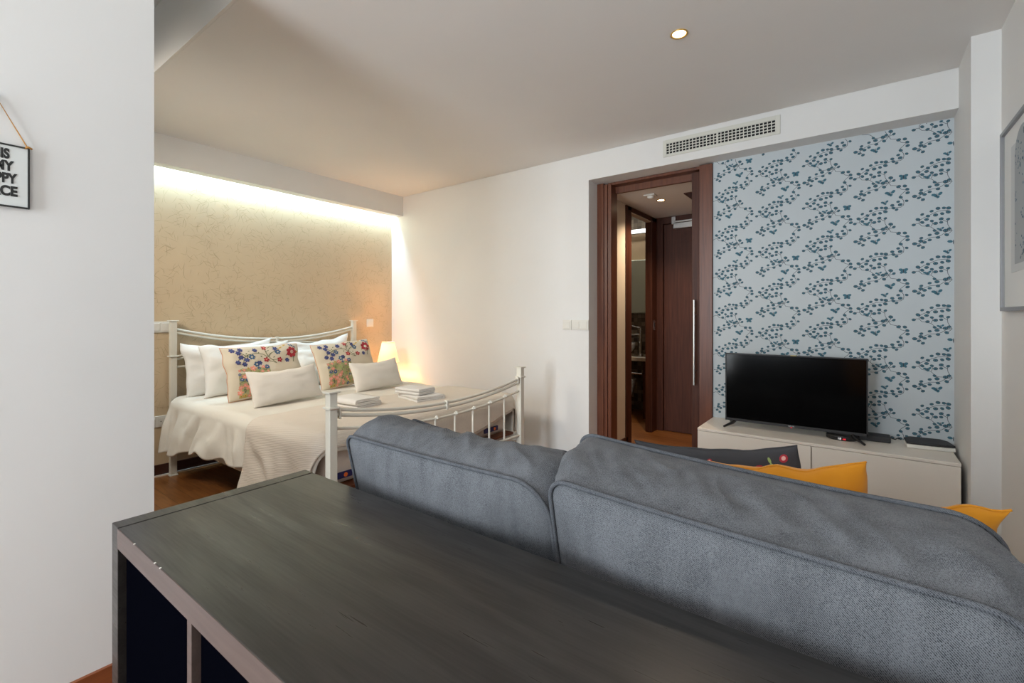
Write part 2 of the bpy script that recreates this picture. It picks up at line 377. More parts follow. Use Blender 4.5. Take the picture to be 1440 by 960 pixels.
# left foreground partition
b = MB().box(-1.99, -1.89, YB, .53, 0, CH); struct('wall_partition', b, 'white')
b = MB().box(-1.89, -1.878, YB, .535, 0, .075); b.box(-1.99, -1.878, .53, .54, 0, .075); struct('baseboard_partition', b, 'skirtr')
b = MB().box(XH, -1.99, -.9, -.8, 0, CH); struct('wall_corridor', b, 'white')
b = MB().box(XH, XH+.012, -.8, YW, 0, .085); b.box(XH+.012, XH+.02, -.8, YW, 0, .012, 1); struct('baseboard_headboard', b, ['skirt', 'gloss'])
b = MB().box(XH, -1.711, YW-.012, YW, 0, .06); struct('baseboard_far', b, 'skirt')
# back wall with wide window
wx0, wx1, wz0, wz1 = -1.86, -.8, .15, 2.4
b = MB().box(-1.89, wx0, YB-.1, YB, 0, CH); b.box(wx1, XR, YB-.1, YB, 0, CH); b.box(wx0, wx1, YB-.1, YB, 0, wz0); b.box(wx0, wx1, YB-.1, YB, wz1, CH)
struct('wall_back', b, 'white')
b = MB()
for x in (wx0, (wx0+wx1)/2-.025, wx1-.05): b.box(x, x+.05, YB-.06, YB-.01, wz0, wz1)
b.box(wx0, wx1, YB-.06, YB-.01, wz0, wz0+.05); b.box(wx0, wx1, YB-.06, YB-.01, wz1-.05, wz1)
wf = struct('window_1', b, 'plastic'); build('window_pane', MB().box(wx0+.05, wx1-.05, YB-.037, YB-.033, wz0+.05, wz1-.05), 'pane', wf)
# ---------------- doorway, hall, bathroom ----------------
HC = 2.18
b = MB().box(-1.722, -1.655, YN, YN+.13, 0, SO-.002); b.box(-1.653, -1.625, YN+.006, YN+.13, 0, SO-.012); b.box(-1.622, -1.594, YN+.012, YN+.13, 0, SO-.012)
b.box(-1.625, -.91, YN+.02, YN+.13, SO-.022, SO-.002); b.box(-1.625, -.91, YN+.10, YN+.1285, HC-.012, SO-.002); b.box(-.91, -.824, YN-.02, YN+.03, 0, SO-.008)
struct('trim_door_frame', b, 'maho', bevel=.002)
dl = thing('sliding_door', 'open mahogany sliding door edge with long steel pull beside blue wallpaper', 'door', (-.6, YN+.05, .005))
build('door_panel', MB().box(-.976, -.15, YN+.034, YN+.072, .005, 2.205), 'dark', dl, .002)
hb = MB().tube([(-.948, YN-.012, .68), (-.948, YN-.012, 1.285)], .0085, 14)
for z in (.78, 1.18): hb.tube([(-.948, YN-.012, z), (-.948, YN+.036, z)], .005, 10)
build('door_handle', hb, 'steel', dl)
b = MB().box(-1.74, -1.69, YN+.13, 3.99, 0, HC); b.box(-1.74, -1.69, 4.62, 4.85, 0, HC)
b.box(-1.74, -1.69, 3.99, 4.62, 2.12, HC); struct('wall_hall_left', b, 'cream')
struct('baseboard_hall', MB().box(-1.69, -1.68, YN+.13, 3.99, 0, .085), 'skirt')
b = MB().box(-1.74, -.4, YN+.13, 5.0, HC, HC+.05); struct('ceiling_hall', b, 'ceil')
b = MB().box(-.5, -.4, YN+.16, 4.85, 0, HC); struct('wall_hall_right', b, 'cream')
b = MB().box(-1.8, -.4, 4.80, 4.9, 0, HC); struct('wall_hall_far', b, 'cream')
b = MB().box(-1.69, -1.618, 4.735, 4.80, 0, HC); b.box(-.72, -.65, 4.735, 4.80, 0, HC); b.box(-1.618, -.72, 4.735, 4.80, 2.05+.06, HC)
struct('trim_entry_frame', b, 'dark', bevel=.002)
dr = struct('door_1', MB().box(-1.612, -.725, 4.75, 4.79, .005, 2.105), 'dark', bevel=.002)
dc = thing('door_closer', 'grey metal door closer at top of the dark entrance door', 'door closer', (-1.2, 4.74, 2.1))
build('closer_body', MB().box(-1.50, -1.16, 4.69, 4.75, 2.045, 2.10), 'steel', dc, .004)
build('closer_arm', MB().box(-1.515, -1.475, 4.69, 4.735, 2.09, 2.165).box(-1.48, -1.0, 4.66, 4.675, 2.10, 2.115), 'steel', dc, .002)
# bathroom opening frame and half open door leaf edge
b = MB().box(-1.70, -1.68, 3.955, 4.00, 0, HC-.01); b.box(-1.75, -1.68, 3.99, 4.075, 0, HC-.01); b.box(-1.75, -1.68, 4.60, 4.735, 0, HC-.01); b.box(-1.75, -1.68, 3.99, 4.735, 2.13, HC-.01)
struct('trim_bathroom_frame', b, 'dark', bevel=.002)
lk = thing('lock_plate', 'small chrome lock plate set in the dark bathroom door frame', 'lock plate', (-1.68, 4.66, 1.1))
build('strike_plate', MB().box(-1.68, -1.6765, 4.645, 4.68, 1.03, 1.13), 'chrome', lk)
build('latch_hole', MB().box(-1.6766, -1.6755, 4.655, 4.67, 1.06, 1.10), 'hole', lk)
# bathroom shell
b = MB().box(-3.3, -3.2, 3.6, 5.75, 0, 2.45); b.box(-3.3, -1.74, 3.56, 3.62, 0, 2.45); b.box(-1.84, -1.74, 4.86, 5.7, 0, 2.45)
b.box(-1.745, -1.742, 3.6, 3.99, 0, 2.45); b.box(-1.76, -1.741, 3.6, 4.9, 2.19, 2.45)
struct('wall_bathroom', b, 'brownw')
struct('wall_bathroom_far', MB().box(-3.3, -1.83, 5.65, 5.7, 0, 2.45), 'tile')
struct('ceiling_bathroom', MB().box(-3.3, -1.7, 3.56, 5.75, 2.45, 2.5), 'ceil')
struct('trim_bathroom_panel', MB().box(-3.1, -1.94, 5.62, 5.648, 1.87, 2.2), 'brownw')
bl = thing('bathroom_light', 'white strip light glowing above the bathroom mirror wall', 'wall light', (-2.4, 5.6, 2.23))
build('light_tube', MB().box(-2.9, -1.95, 5.585, 5.615, 2.215, 2.25), mat('bath_tube', (1, 1, 1), .5, emit=(.9, .97, 1), es=2.2), bl)
build('light_housing', MB().box(-2.92, -1.94, 5.615, 5.648, 2.21, 2.26), 'plastic', bl)
bc = thing('bathroom_cabinet', 'pale glossy bathroom wall cabinet above mosaic tiles', 'cabinet', (-2.4, 5.6, 1.22))
build('cabinet_body', MB().box(-2.95, -1.96, 5.50, 5.648, 1.21, 1.86), 'cabw', bc, .003)
for i in range(2): build('cabinet_door', MB().box(-2.94+i*.49, -2.46+i*.49, 5.482, 5.499, 1.215, 1.855), 'cabw', bc, .002)
wk = thing('washbasin_counter', 'beige stone bathroom counter on dark base', 'counter', (-2.4, 5.4, 0))
build('worktop', MB().box(-3.0, -1.94, 5.12, 5.64, .66, .70), 'stone', wk, .003)
for x in (-3.0, -1.99): build('support_bracket', MB().box(x, x+.04, 5.16, 5.62, 0, .66), 'dark', wk)
build('towel_rail', MB().tube([(-2.96, 5.09, .52), (-1.98, 5.09, .52)], .009, 10).tube([(-2.96, 5.09, .52), (-2.96, 5.2, .52)], .007).tube([(-1.98, 5.09, .52), (-1.98, 5.2, .52)], .007), 'chrome', wk)
vb = thing('vessel_basin', 'round white vessel basin on the beige bathroom counter', 'basin', (-2.32, 5.33, .701))
build('bowl', MB().lathe([(.05, 0), (.10, .02), (.155, .09), (.17, .15), (.163, .15), (.14, .09), (.08, .035), (0, .03)], (-2.32, 5.33, .701)), 'porc', vb)
fa = thing('basin_tap', 'tall chrome tap beside the white vessel basin', 'tap', (-2.10, 5.38, .701))
build('tap_body', MB().tube([(-2.105, 5.38, .701), (-2.105, 5.38, 1.02)], .02, 14).lathe([(.03, 0), (.03, .012), (0, .012)], (-2.105, 5.38, .701)), 'chrome', fa)
build('spout', MB().tube([(-2.105, 5.38, .955), (-2.26, 5.36, .95), (-2.265, 5.36, .93)], .011, 10), 'chrome', fa)
build('tap_lever', MB().tube([(-2.105, 5.38, 1.02), (-2.105, 5.38, 1.035), (-2.2, 5.36, 1.055)], .006, 8), 'chrome', fa)
to = thing('toilet', 'pale toilet in shadow below the bathroom counter', 'toilet', (-2.3, 5.3, 0))
build('bowl', MB().lathe([(.10, 0), (.09, .12), (.14, .28), (.17, .38), (.17, .40), (0, .40)], (-2.33, 5.35, 0)), 'porc', to)
build('lid', MB().lathe([(0, 0), (.172, 0), (.172, .02), (0, .024)], (-2.33, 5.35, .401)), 'porc', to)
# hall lamp, detector, hatch
def downlight(x, y, z, label, power, r=.038, sp=130):
    t = thing('downlight', label, 'ceiling light', (x, y, z), 'recessed ceiling spotlights')
    build('trim_ring', MB().lathe([(r, 0), (r+.001, -.004), (r-.004, -.006), (r-.010, -.002), (r-.010, 0)], (x, y, z)), 'brass', t)
    build('bulb', MB().lathe([(r-.0105, -.001), (r*.4, -.004), (0, -.005)], (x, y, z)), 'bulbm', t)
    s = spot('downlight_beam', (x, y, z-.012), power, (1, .80, .58), sp, .9, .03)
    s.parent = t; s.location = (0, 0, -.012); s.rotation_euler = (0, 0, 0)
    return t
downlight(-.657, 2.142, CE, 'small glowing spotlight in the main ceiling, above the sofa', 10)
downlight(-1.39, 4.02, HC, 'small glowing spotlight in the hallway ceiling, seen through doorway', 34)
sd = thing('smoke_detector', 'small white square detector on the hallway ceiling', 'smoke detector', (-1.40, 3.80, HC))
build('base_plate', MB().box(-1.445, -1.355, 3.76, 3.84, HC-.012, HC), 'plastic', sd, .003)
build('sensor_head', MB().lathe([(.026, 0), (.026, -.012), (.018, -.02), (0, -.02)], (-1.40, 3.80, HC-.012)), 'plastic', sd)
struct('trim_ceiling_hatch', MB().box(-1.16, -.62, 3.90, 4.5, HC-.008, HC+.001), 'dark')
# ---------------- vent ----------------
vt = thing('air_vent', 'long cream metal air vent grille on header above doorway', 'air vent', (-.76, YW, 2.354))
vx0, vx1, vz0, vz1 = -1.1215, -.3956, 2.295, 2.413
ix0, ix1, iz0, iz1 = -1.10, -.4205, 2.312, 2.388
b = MB().box(vx0, ix0, YW-.008, YW, vz0, vz1).box(ix1, vx1, YW-.008, YW, vz0, vz1).box(ix0, ix1, YW-.008, YW, vz0, iz0).box(ix0, ix1, YW-.008, YW, iz1, vz1)
build('frame', b, 'grille', vt, .0015)
build('backing', MB().box(ix0, ix1, YW-.0015, YW-.0003, iz0, iz1), 'hole', vt)
b = MB()
for i in range(31):
    x = ix0+(ix1-ix0)*i/30; ww = .006 if i == 15 else .0028
    b.box(x-ww, x+ww, YW-.0075, YW-.005, iz0, iz1)
build('vertical_bars', b, 'grille', vt)
b = MB()
for i in range(5):
    z = iz0+(iz1-iz0)*i/4; b.box(ix0, ix1, YW-.005, YW-.002, z-.0026, z+.0026)
build('horizontal_bars', b, 'grille', vt)
# ---------------- switches ----------------
def plate(name, label, cat, c, n, axis, group='white wall switches', socket=False):
    t = thing(name, label, cat, c, group)
    x, y, z = c; W = .04+(n-1)*.0355*1.0; h = .04
    def bx(a0, a1, d0, d1, z0, z1):
        return MB().box(x+a0, x+a1, y-d1, y-d0, z+z0, z+z1) if axis == 'y' else MB().box(x+d0, x+d1, y+a0, y+a1, z+z0, z+z1)
    build('plate', bx(-W, W, 0, .009, -h, h), 'plastic', t, .002)
    for i in range(n):
        cx = (i-(n-1)/2)*.071
        if socket:
            build('socket_face', bx(cx-.028, cx+.028, .009, .011, -.028, .028), 'plastic', t, .002)
            m = MB()
            for dz in (-.0095, .0095):
                q = bx(cx+dz-.003, cx+dz+.003, .011, .0115, -.003, .003); m.add(q.v, q.f)
            build('socket_holes', m, 'hole', t)
        else: build('rocker', bx(cx-.029, cx+.029, .009, .013, -.029, .029), 'plastic', t, .002)
    return t
plate('light_switch', 'single square white switch on far wall, left of the double one', 'switch', (-1.903, YW, 1.10), 1, 'y')
plate('light_switch', 'double white switch on far wall beside the door opening', 'switch', (-1.785, YW, 1.10), 2, 'y')
plate('light_switch', 'single white switch on beige wallpaper above the bedside lamp', 'switch', (XH, 3.01, 1.10), 1, 'x')
plate('light_switch', 'white switch on beige wallpaper left of the bed headboard', 'switch', (XH, 1.19, 1.09), 2, 'x')
plate('wall_socket', 'white double socket low on the beige wall beside bed', 'socket', (XH, 1.165, .40), 2, 'x', 'wall sockets', True)
# ---------------- pillow geometry ----------------
def pillow_fn(w_, h, t, pinch=.07, seed=0, wr=.006, power=.42, ear=0.0):
    def outline(u, v):
        x = w_/2*u*(1-pinch*(1-v*v)); z = h/2*v*(1-pinch*(1-u*u))
        return x, z
    def f(u, v, side):
        x, z = outline(u, v)
        x += noise.noise(Vector((v*2.6+seed*1.7, seed, 2)))*wr*1.6*abs(u)**3; z += noise.noise(Vector((u*2.8+seed*2.3, seed, 5)))*wr*(2.0 if v > 0 else .3)*abs(v)**3
        q = max(0, (1-u*u))*max(0, (1-v*v)); th = t/2*q**power
        nz = noise.noise(Vector((u*2.2+seed*7.3, v*2.2, side*3+seed)))*wr*2+noise.noise(Vector((u*5+seed, v*5, side)))*wr
        rad = (1-abs(noise.noise(Vector((math.atan2(v, u)*3.2+seed, max(abs(u), abs(v))*.8, seed)))))**4*wr*1.5*max(abs(u), abs(v))**2
        sag = ear*(abs(u)**3)*h*.12
        return Vector((x, side*(th+(nz+rad)*min(1, q*4)), z-(.0 if v < 0 else (1-u*u)*ear*h*.16*v)))
    return f
def pillow_mb(f, n=26):
    b = MB()
    def g(side):
        def k(i, j):
            a = math.sin((i*2-1)*math.pi/2*.96)/math.sin(math.pi/2*.96); c = math.sin((j*2-1)*math.pi/2*.96)/math.sin(math.pi/2*.96)
            return f(a, c, side)
        return k
    b.grid(g(-1), n, n); b.grid(g(1), n, n); return b
def place(mb, origin, wax, up, nrm):
    wax, up, nrm, o = Vector(wax), Vector(up), Vector(nrm), Vector(origin)
    mb.v = [tuple(o+wax*v[0]+nrm*v[1]+up*v[2]) for v in mb.v]; return mb
def frame_bed(lean, roll=0, yaw=0):
    n = Vector((math.cos(R(lean)), 0, math.sin(R(lean)))); up = Vector((-math.sin(R(lean)), 0, math.cos(R(lean)))); wx = Vector((0, 1, 0))
    q = Matrix.Rotation(R(yaw), 3, 'Z') @ Matrix.Rotation(R(-roll), 3, n)
    return q @ wx, q @ up, q @ n
def bed_pillow(name, label, cat, bottom, w_, h, t, lean, roll=0, yaw=0, m='pillow', seed=1, group=None, extra=None, ear=0, pinch=.07, wr=.006):
    wx, up, n = frame_bed(lean, roll, yaw)
    f = pillow_fn(w_, h, t, pinch, seed, wr, ear=ear); mb = pillow_mb(f)
    o = Vector(bottom)+up*(h/2)
    place(mb, o, wx, up, n)
    if extra:
        t_ = thing(name, label, cat, bottom, group)
        build('cover', mb, m, t_, weld=True); extra(t_, f, o, wx, up, n); return t_
    ob = build(name, mb, m, None, weld=True)
    # put the object's origin at its base
    ob.data.transform(Matrix.Translation(-Vector(bottom))); ob.location = bottom
    return tag(ob, label, cat, group)
# ---------------- bed ----------------
XF, XB_ = -2.0, -4.05; YL, YRt = 1.25, 2.775; YM = (YL+YRt)/2
bed = thing('metal_bed', 'cream enamelled metal double bed with curved rails and square posts', 'bed', (-3.02, YM, 0))
def post(x, y, top, collar, h0=.0):
    b = MB().box(x-.02, x+.02, y-.02, y+.02, h0, top-.008); b.box(x-.030, x+.030, y-.030, y+.030, top-.008, top)
    b.box(x-.029, x+.029, y-.029, y+.029, collar-.005, collar+.005); b.box(x-.026, x+.026, y-.026, y+.026, 0, .01)
    build('post', b, 'iron', bed, .0025)
post(XF, YL, .815, .737); post(XF, YRt, .80, .725); post(XB_, YL, 1.14, .875); post(XB_, YRt, 1.13, .865)
def arc(x, y0, y1, z0, z1, k, n=24, dx=0):
    return [(x+dx, y0+(y1-y0)*i/n, z0+(z1-z0)*i/n+k*(1-(2*i/n-1)**2)) for i in range(n+1)]
for dz in (0, -.026): build('top_rail', MB().tube(arc(XF, YL, YRt, .731+dz, .717+dz, -.075), .0095, 10), 'iron', bed)
build('lower_rail', MB().tube(arc(XF, YL, YRt, .640, .628, -.068), .008, 10), 'iron', bed)
for y in (YL+.04, YM, YRt-.04):
    k = 1-(2*(y-YL)/(YRt-YL)-1)**2; z = .724-.075*k
    build('clamp', MB().box(XF-.015, XF+.015, y-.008, y+.008, z-.040, z+.014) if y == YM else MB().box(XF-.014, XF+.014, y-.005, y+.005, z-.038, z+.012), 'iron', bed, .003)
for i in range(8):
    y = 1.427+.165*i; k = 1-(2*(y-YL)/(YRt-YL)-1)**2; z = .634-.068*k
    b = MB().tube([(XF, y, .30), (XF, y, z-.012), (XF+.002, y, z+.004), (XF+.008, y, z+.014), (XF+.018, y, z+.012), (XF+.02, y, z+.002)], .007, 8)
    b.lathe([(0, -.012), (.011, -.006), (.012, 0), (.011, .006), (0, .012)], (XF, y, z), 10)
    build('spindle', b, 'iron', bed)
build('foot_bottom_rail', MB().tube([(XF, YL, .30), (XF, YRt, .30)], .010, 10), 'iron', bed)
for dz in (0, -.024): build('top_rail', MB().tube(arc(XB_, YL, YRt, 1.078+dz, 1.070+dz, -.097), .009, 10), 'iron', bed)
for dz in (0, -.022): build('crown_rail', MB().tube(arc(XB_, YL, YRt, .868+dz, .862+dz, .085), .008, 10), 'iron', bed)
build('clamp', MB().box(XB_-.016, XB_+.016, YM-.012, YM+.012, .915, .992), 'iron', bed, .004)
build('head_lower_rail', MB().tube([(XB_, YL, .795), (XB_, YRt, .795)], .009, 10), 'iron', bed)
for i in range(8): y = 1.427+.165*i; build('spindle', MB().tube([(XB_, y, .30), (XB_, y, .795)], .007, 8), 'iron', bed)
for y in (YL, YRt): build('side_rail', MB().box(XB_, XF, y-.012, y+.012, .255, .315), 'iron', bed, .002)
b = MB()
for i in range(13): x = XB_+.1+i*.152; b.box(x, x+.07, YL+.012, YRt-.012, .300, .316)
o = build('slats', b, 'maho', bed)
mt = thing('mattress', 'beige mattress lying in the metal bed under the bedding', 'mattress', (-3.02, YM, .317))
def rbox(x0, x1, y0, y1, z0, z1, r=.04, nseg=5):
    # rounded box from stacked rounded rectangles
    b = MB(); rings = []
    def ring(inset, z):
        pts = []; rr = max(.001, r-inset)
        for cx, cy, a0 in ((x1-r, y1-r, 0), (x0+r, y1-r, 90), (x0+r, y0+r, 180), (x1-r, y0+r, 270)):
            for k in range(nseg+1): a = R(a0+90*k/nseg); pts.append((cx+rr*math.cos(a), cy+rr*math.sin(a), z))
        return pts
    n = 4*(nseg+1); zs = []
    for k in range(nseg+1): a = R(90*k/nseg); zs.append((r*(1-math.sin(a)), z0+r*(1-math.cos(a))))
    for k in range(nseg+1): a = R(90*k/nseg); zs.append((r*(1-math.cos(a)), z1-r*(1-math.sin(a))))
    vs = []
    for (ins, z) in zs: vs += ring(ins, z)
    fs = [(i*n+j, i*n+(j+1) % n, (i+1)*n+(j+1) % n, (i+1)*n+j) for i in range(len(zs)-1) for j in range(n)]
    fs += [tuple(range(n))[::-1], tuple(range((len(zs)-1)*n, len(zs)*n))]
    return b.add(vs, fs, 0, True)
build('body', rbox(-4.02, -2.10, YL+.025, YRt-.025, .317, .555, .045), 'mattress', mt)
for y in (1.35, 2.55):
    hn = build('handle', MB().box(-2.098, -2.088, y-.075, y+.075, .352, .385), 'navy', mt, .003)
    hn['label'] = 'navy fabric handle with orange dot'
    pts = [(y+.035+.011*math.cos(2*math.pi*k/12), .3685+.011*math.sin(2*math.pi*k/12)) for k in range(12)]
    build('dot', MB().prism(pts, 'x', -2.088, -2.0865), 'orange', hn)
x1c = -2.13; hw = .735; TOP = .572
def cover(p, q, off, side_fold=1.0, r=.055):
    ex = max(0, p-x1c); sg = 1 if q > YM else -1; ey = max(0, abs(q-YM)-hw); e = math.hypot(ex, ey)
    if off < .01: g_ = min(1, max(0, (p+2.92)/.2)); side_fold = side_fold*(1-.7*g_*g_*(3-2*g_))
    bx = min(p, x1c); by = YM+sg*min(abs(q-YM), hw)
    wr = noise.noise(Vector((p*3, q*3, 1)))*.010+noise.noise(Vector((p*8, q*7, 4)))*.004
    if e < 1e-6: return Vector((bx, by, TOP+off+wr))
    dx, dy = ex/e, sg*ey/e; rr = r+off
    if e < r*math.pi/2: a = e/r; h = rr*math.sin(a); d = rr*(1-math.cos(a)); f = 0
    else:
        dd = e-r*math.pi/2; h = rr; d = rr+dd
        ph = p*17+dd*9*math.sin(p*3)+noise.noise(Vector((p*3.1, q*2, 2)))*3
        fl = max(0, dy*sg)
        f = side_fold*fl*(.16*dd+.020*min(1, dd/.12)*math.sin(ph)+.010*math.sin(ph*2.3+1)*min(1, dd/.1)+noise.noise(Vector((p*9, dd*9, 3)))*.010*min(1, dd*8))
        f += (1-fl)*(noise.noise(Vector((q*5, dd*6, 7)))*.008)*min(1, dd*8)
    return Vector((bx+dx*(h+f), by+dy*(h+f), TOP+off+wr*(1 if e < .05 else .4)-d))
def hemL(p):
    t = min(1, max(0, (p+3.95)/.7)); return .40-.10*t*t*(3-2*t)+.012*math.sin(p*23)
def foot(q):
    t = (q-YM)/hw; return .10+.14*math.cos(t*1.3-.25)**2
def sheet_mb(p0, Lf, Ff, off, nu, nv, fold=1.0):
    def k(i, j):
        s = j*2-1; e = abs(s)
        # denser over the sides
        q0 = .62
        if e < q0: qq = hw*e/q0
        else: qq = hw
        q = YM+(1 if s > 0 else -1)*qq; F = Ff(q); p = p0(q)+(x1c+F-p0(q))*i
        if e >= q0: q += (1 if s > 0 else -1)*Lf(p)*(e-q0)/(1-q0)
        return cover(p, q, off, fold)
    return MB().grid(k, nu, nv)
dv = build('duvet', sheet_mb(lambda q: -3.98, hemL, foot, .004, 130, 170), 'duvet', None, weld=True)
m_ = dv.modifiers.new('thick', 'SOLIDIFY'); m_.thickness = .012; m_.offset = 1
tag(dv, 'creased white duvet spread over the double bed, hanging at the side', 'duvet')
tw = build('bed_throw', sheet_mb(lambda q: -2.74+.03*math.sin(q*3), lambda p: .45+.015*math.sin(p*5), lambda q: foot(q)-.02, .022, 80, 170, .6), 'throw', None, weld=True)
m_ = tw.modifiers.new('thick', 'SOLIDIFY'); m_.thickness = .006; m_.offset = 1
tag(tw, 'cream ribbed coverlet laid across the foot of the bed', 'bed throw')
# ---------------- embroidery ----------------
def lay(f, o, wx, up, n, side, uv, e):
    return o+(lambda q: wx*q.x+n*(q.y+side*e)+up*q.z)(f(max(-.97, min(.97, uv[0])), max(-.97, min(.97, uv[1])), side))
def embroider(t, f, o, wx, up, n, side=1, asp=1.37):
    mats = ['e_blue', 'e_teal', 'e_red', 'e_coral', 'e_green', 'e_lime', 'e_pink', 'e_yel', 'linen', 'e_ground']
    b = MB()
    def poly(pts, m, e): b.add([lay(f, o, wx, up, n, side, p, e) for p in pts], [tuple(range(len(pts)))], m)
    def blob(c, ru, rv, m, e=.002, k=8, a=0):
        poly([(c[0]+ru*math.cos(t)*math.cos(a)-rv*math.sin(t)*math.sin(a), c[1]+(ru*math.cos(t)*math.sin(a)+rv*math.sin(t)*math.cos(a))*asp) for t in [2*math.pi*j/k for j in range(k)]], m, e)
    def flower(c, r, m, mc, np_=6):
        for j in range(np_):
            a = 2*math.pi*j/np_; blob((c[0]+r*.6*math.cos(a), c[1]+r*.6*math.sin(a)*asp), r*.42, r*.34, m, .002, 7, a)
        blob(c, r*.3, r*.3, mc, .0026, 7)
    def stem(pts, m=4, w_=.010):
        for (p, q) in zip(pts[:-1], pts[1:]):
            k = 3
            for s in range(k):
                P0 = Vector(p).lerp(Vector(q), s/k); P1 = Vector(p).lerp(Vector(q), (s+1)/k)
                d = (P1-P0).normalized(); nn = Vector((-d.y, d.x))*w_; poly([P0+nn, P0-nn, P1-nn, P1+nn], m, .0016)
    def z(x, y): return ((x-535)/465, (470-y)/340)
    stem([z(255, 410), z(262, 340), z(285, 285), z(325, 255), z(380, 248), z(440, 240), z(510, 262), z(560, 310)])
    stem([z(300, 270), z(240, 220), z(170, 190)]); stem([z(285, 285), z(225, 300), z(197, 350)]); stem([z(325, 255), z(300, 325)]); stem([z(380, 250), z(360, 290)])
    stem([z(650, 400), z(590, 330), z(560, 290), z(545, 240), z(570, 180), z(610, 155), z(660, 155)]); stem([z(545, 240), z(540, 175)]); stem([z(560, 300), z(600, 255), z(660, 230), z(690, 245)])
    stem([z(650, 400), z(540, 345)]); stem([z(610, 350), z(695, 355)]); stem([z(880, 260), z(905, 340), z(880, 400)])
    for c in ((165, 185), (258, 178), (222, 225), (245, 285), (300, 325), (197, 352), (263, 382), (418, 195), (670, 195), (800, 370), (440, 380)): flower(z(*c), .070, 0, 1)
    for c in ((362, 290), (690, 245), (400, 395)): flower(z(*c), .082, 1, 8)
    for c in ((540, 168), (533, 340), (697, 358)): flower(z(*c), .080, 2, 3, 5)
    flower(z(880, 262), .17, 2, 8, 7); flower(z(880, 262), .075, 2, 6, 6)
    for c in ((870, 155), (905, 165), (935, 185)): blob(z(*c), .045, .02, 1, .002, 8, -.7)
    for c in ((740, 180), (800, 150), (960, 260), (700, 205)): blob(z(*c), .05, .02, 7, .002, 8, .4)
    for c in ((310, 240), (455, 235), (575, 215), (630, 315), (655, 160), (350, 205), (480, 290), (800, 300), (905, 340), (600, 260)): blob(z(*c), .028, .014, 4, .002, 7, .6)
    random.seed(21)
    # dense floral patch in the lower left corner
    for gi in range(16):
        for gj in range(16):
            a0, a1, c0, c1 = -.78+.05*gi, -.73+.05*gi, -.95+.065*gj, -.885+.065*gj
            poly([(a0, c0), (a1, c0), (a1, c1), (a0, c1)], 9, .0009)
    placed = []
    for i in range(400):
        c = (random.uniform(-.77, .0), random.uniform(-.93, .12)); r = random.uniform(.03, .075)
        if all(math.hypot(c[0]-p[0], (c[1]-p[1])/asp) > (r+p[2])*.85 for p in placed):
            placed.append((c[0], c[1], r))
            k = random.random()
            if k < .5: flower(c, r*1.15, 3, 6, 5)
            elif k < .62: flower(c, r, 1, 6, 7)
            elif k < .7: flower(c, r, 7, 4, 5)
            else: blob(c, r*.8, r*.35, random.choice((4, 5, 5)), .002, 7, random.uniform(0, 3))
    for i in range(170): blob((random.uniform(-.77, .0), random.uniform(-.93, .12)), .026, .010, random.choice((4, 5)), .0018, 6, random.uniform(0, 3))
    build('embroidery', b, mats, t, fixn=False)
    # cord edge
    pts = []
    K = 22
    for i in range(K): pts.append((-1+2*i/K, 1))
    for i in range(K): pts.append((1, 1-2*i/K))
    for i in range(K): pts.append((1-2*i/K, -1))
    for i in range(K): pts.append((-1, -1+2*i/K))
    P3 = [(lambda q: o+wx*q.x+n*q.y+up*q.z)(f(a, c, 1)) for a, c in pts]
    build('edge_cord', MB().tube(P3, .0022, 6, closed=True), 'terr', t)
# ---------------- bed pillows ----------------
ZB = TOP+.020
GP = 'white sleeping pillows against the headboard'
bed_pillow('pillow', 'white sleeping pillow furthest left, rearmost against the headboard', 'pillow', (-3.87, 1.60, ZB), .66, .40, .15, 12, -2, 0, seed=1, group=GP, ear=.5, wr=.009)
bed_pillow('pillow', 'white pillow directly behind the left embroidered cushion', 'pillow', (-3.71, 1.66, ZB), .66, .385, .14, 14, -1, 0, seed=2, group=GP, ear=.2, wr=.009)
bed_pillow('pillow', 'white sleeping pillow on the right half, rearmost with raised corner', 'pillow', (-3.89, 2.33, ZB+.004), .70, .40, .14, 12, -4, 0, seed=3, group=GP, ear=.6, wr=.012)
bed_pillow('pillow', 'creased white pillow behind the right embroidered cushion', 'pillow', (-3.68, 2.34, ZB), .66, .33, .12, 24, -2, 0, seed=4, group=GP, wr=.012)
GE = 'floral embroidered cushions on the bed'
bed_pillow('embroidered_cushion', 'cream cushion with embroidered flowers on the left side of the bed', 'cushion', (-3.40, 1.64, ZB), .55, .385, .13, 20, -1, 0, 'linen', 5, GE, embroider, pinch=.05)
bed_pillow('embroidered_cushion', 'tilted cream cushion with embroidered flowers nearest the bedside lamp', 'cushion', (-3.40, 2.315, ZB), .55, .385, .13, 20, -4, 0, 'linen', 6, GE, embroider, pinch=.05)
GS = 'small plain ivory cushions on the bed'
bed_pillow('small_cushion', 'small plain ivory rectangular cushion in front of left embroidered one', 'cushion', (-3.06, 1.61, ZB+.006), .475, .245, .12, 24, -2.5, 0, 'satin', 7, GS, wr=.004, pinch=.05, ear=.5)
bed_pillow('small_cushion', 'small plain ivory rectangular cushion in front of right embroidered one', 'cushion', (-3.06, 2.345, ZB+.004), .45, .24, .12, 22, -2, 0, 'satin', 8, GS, wr=.003, pinch=.05, ear=.5)
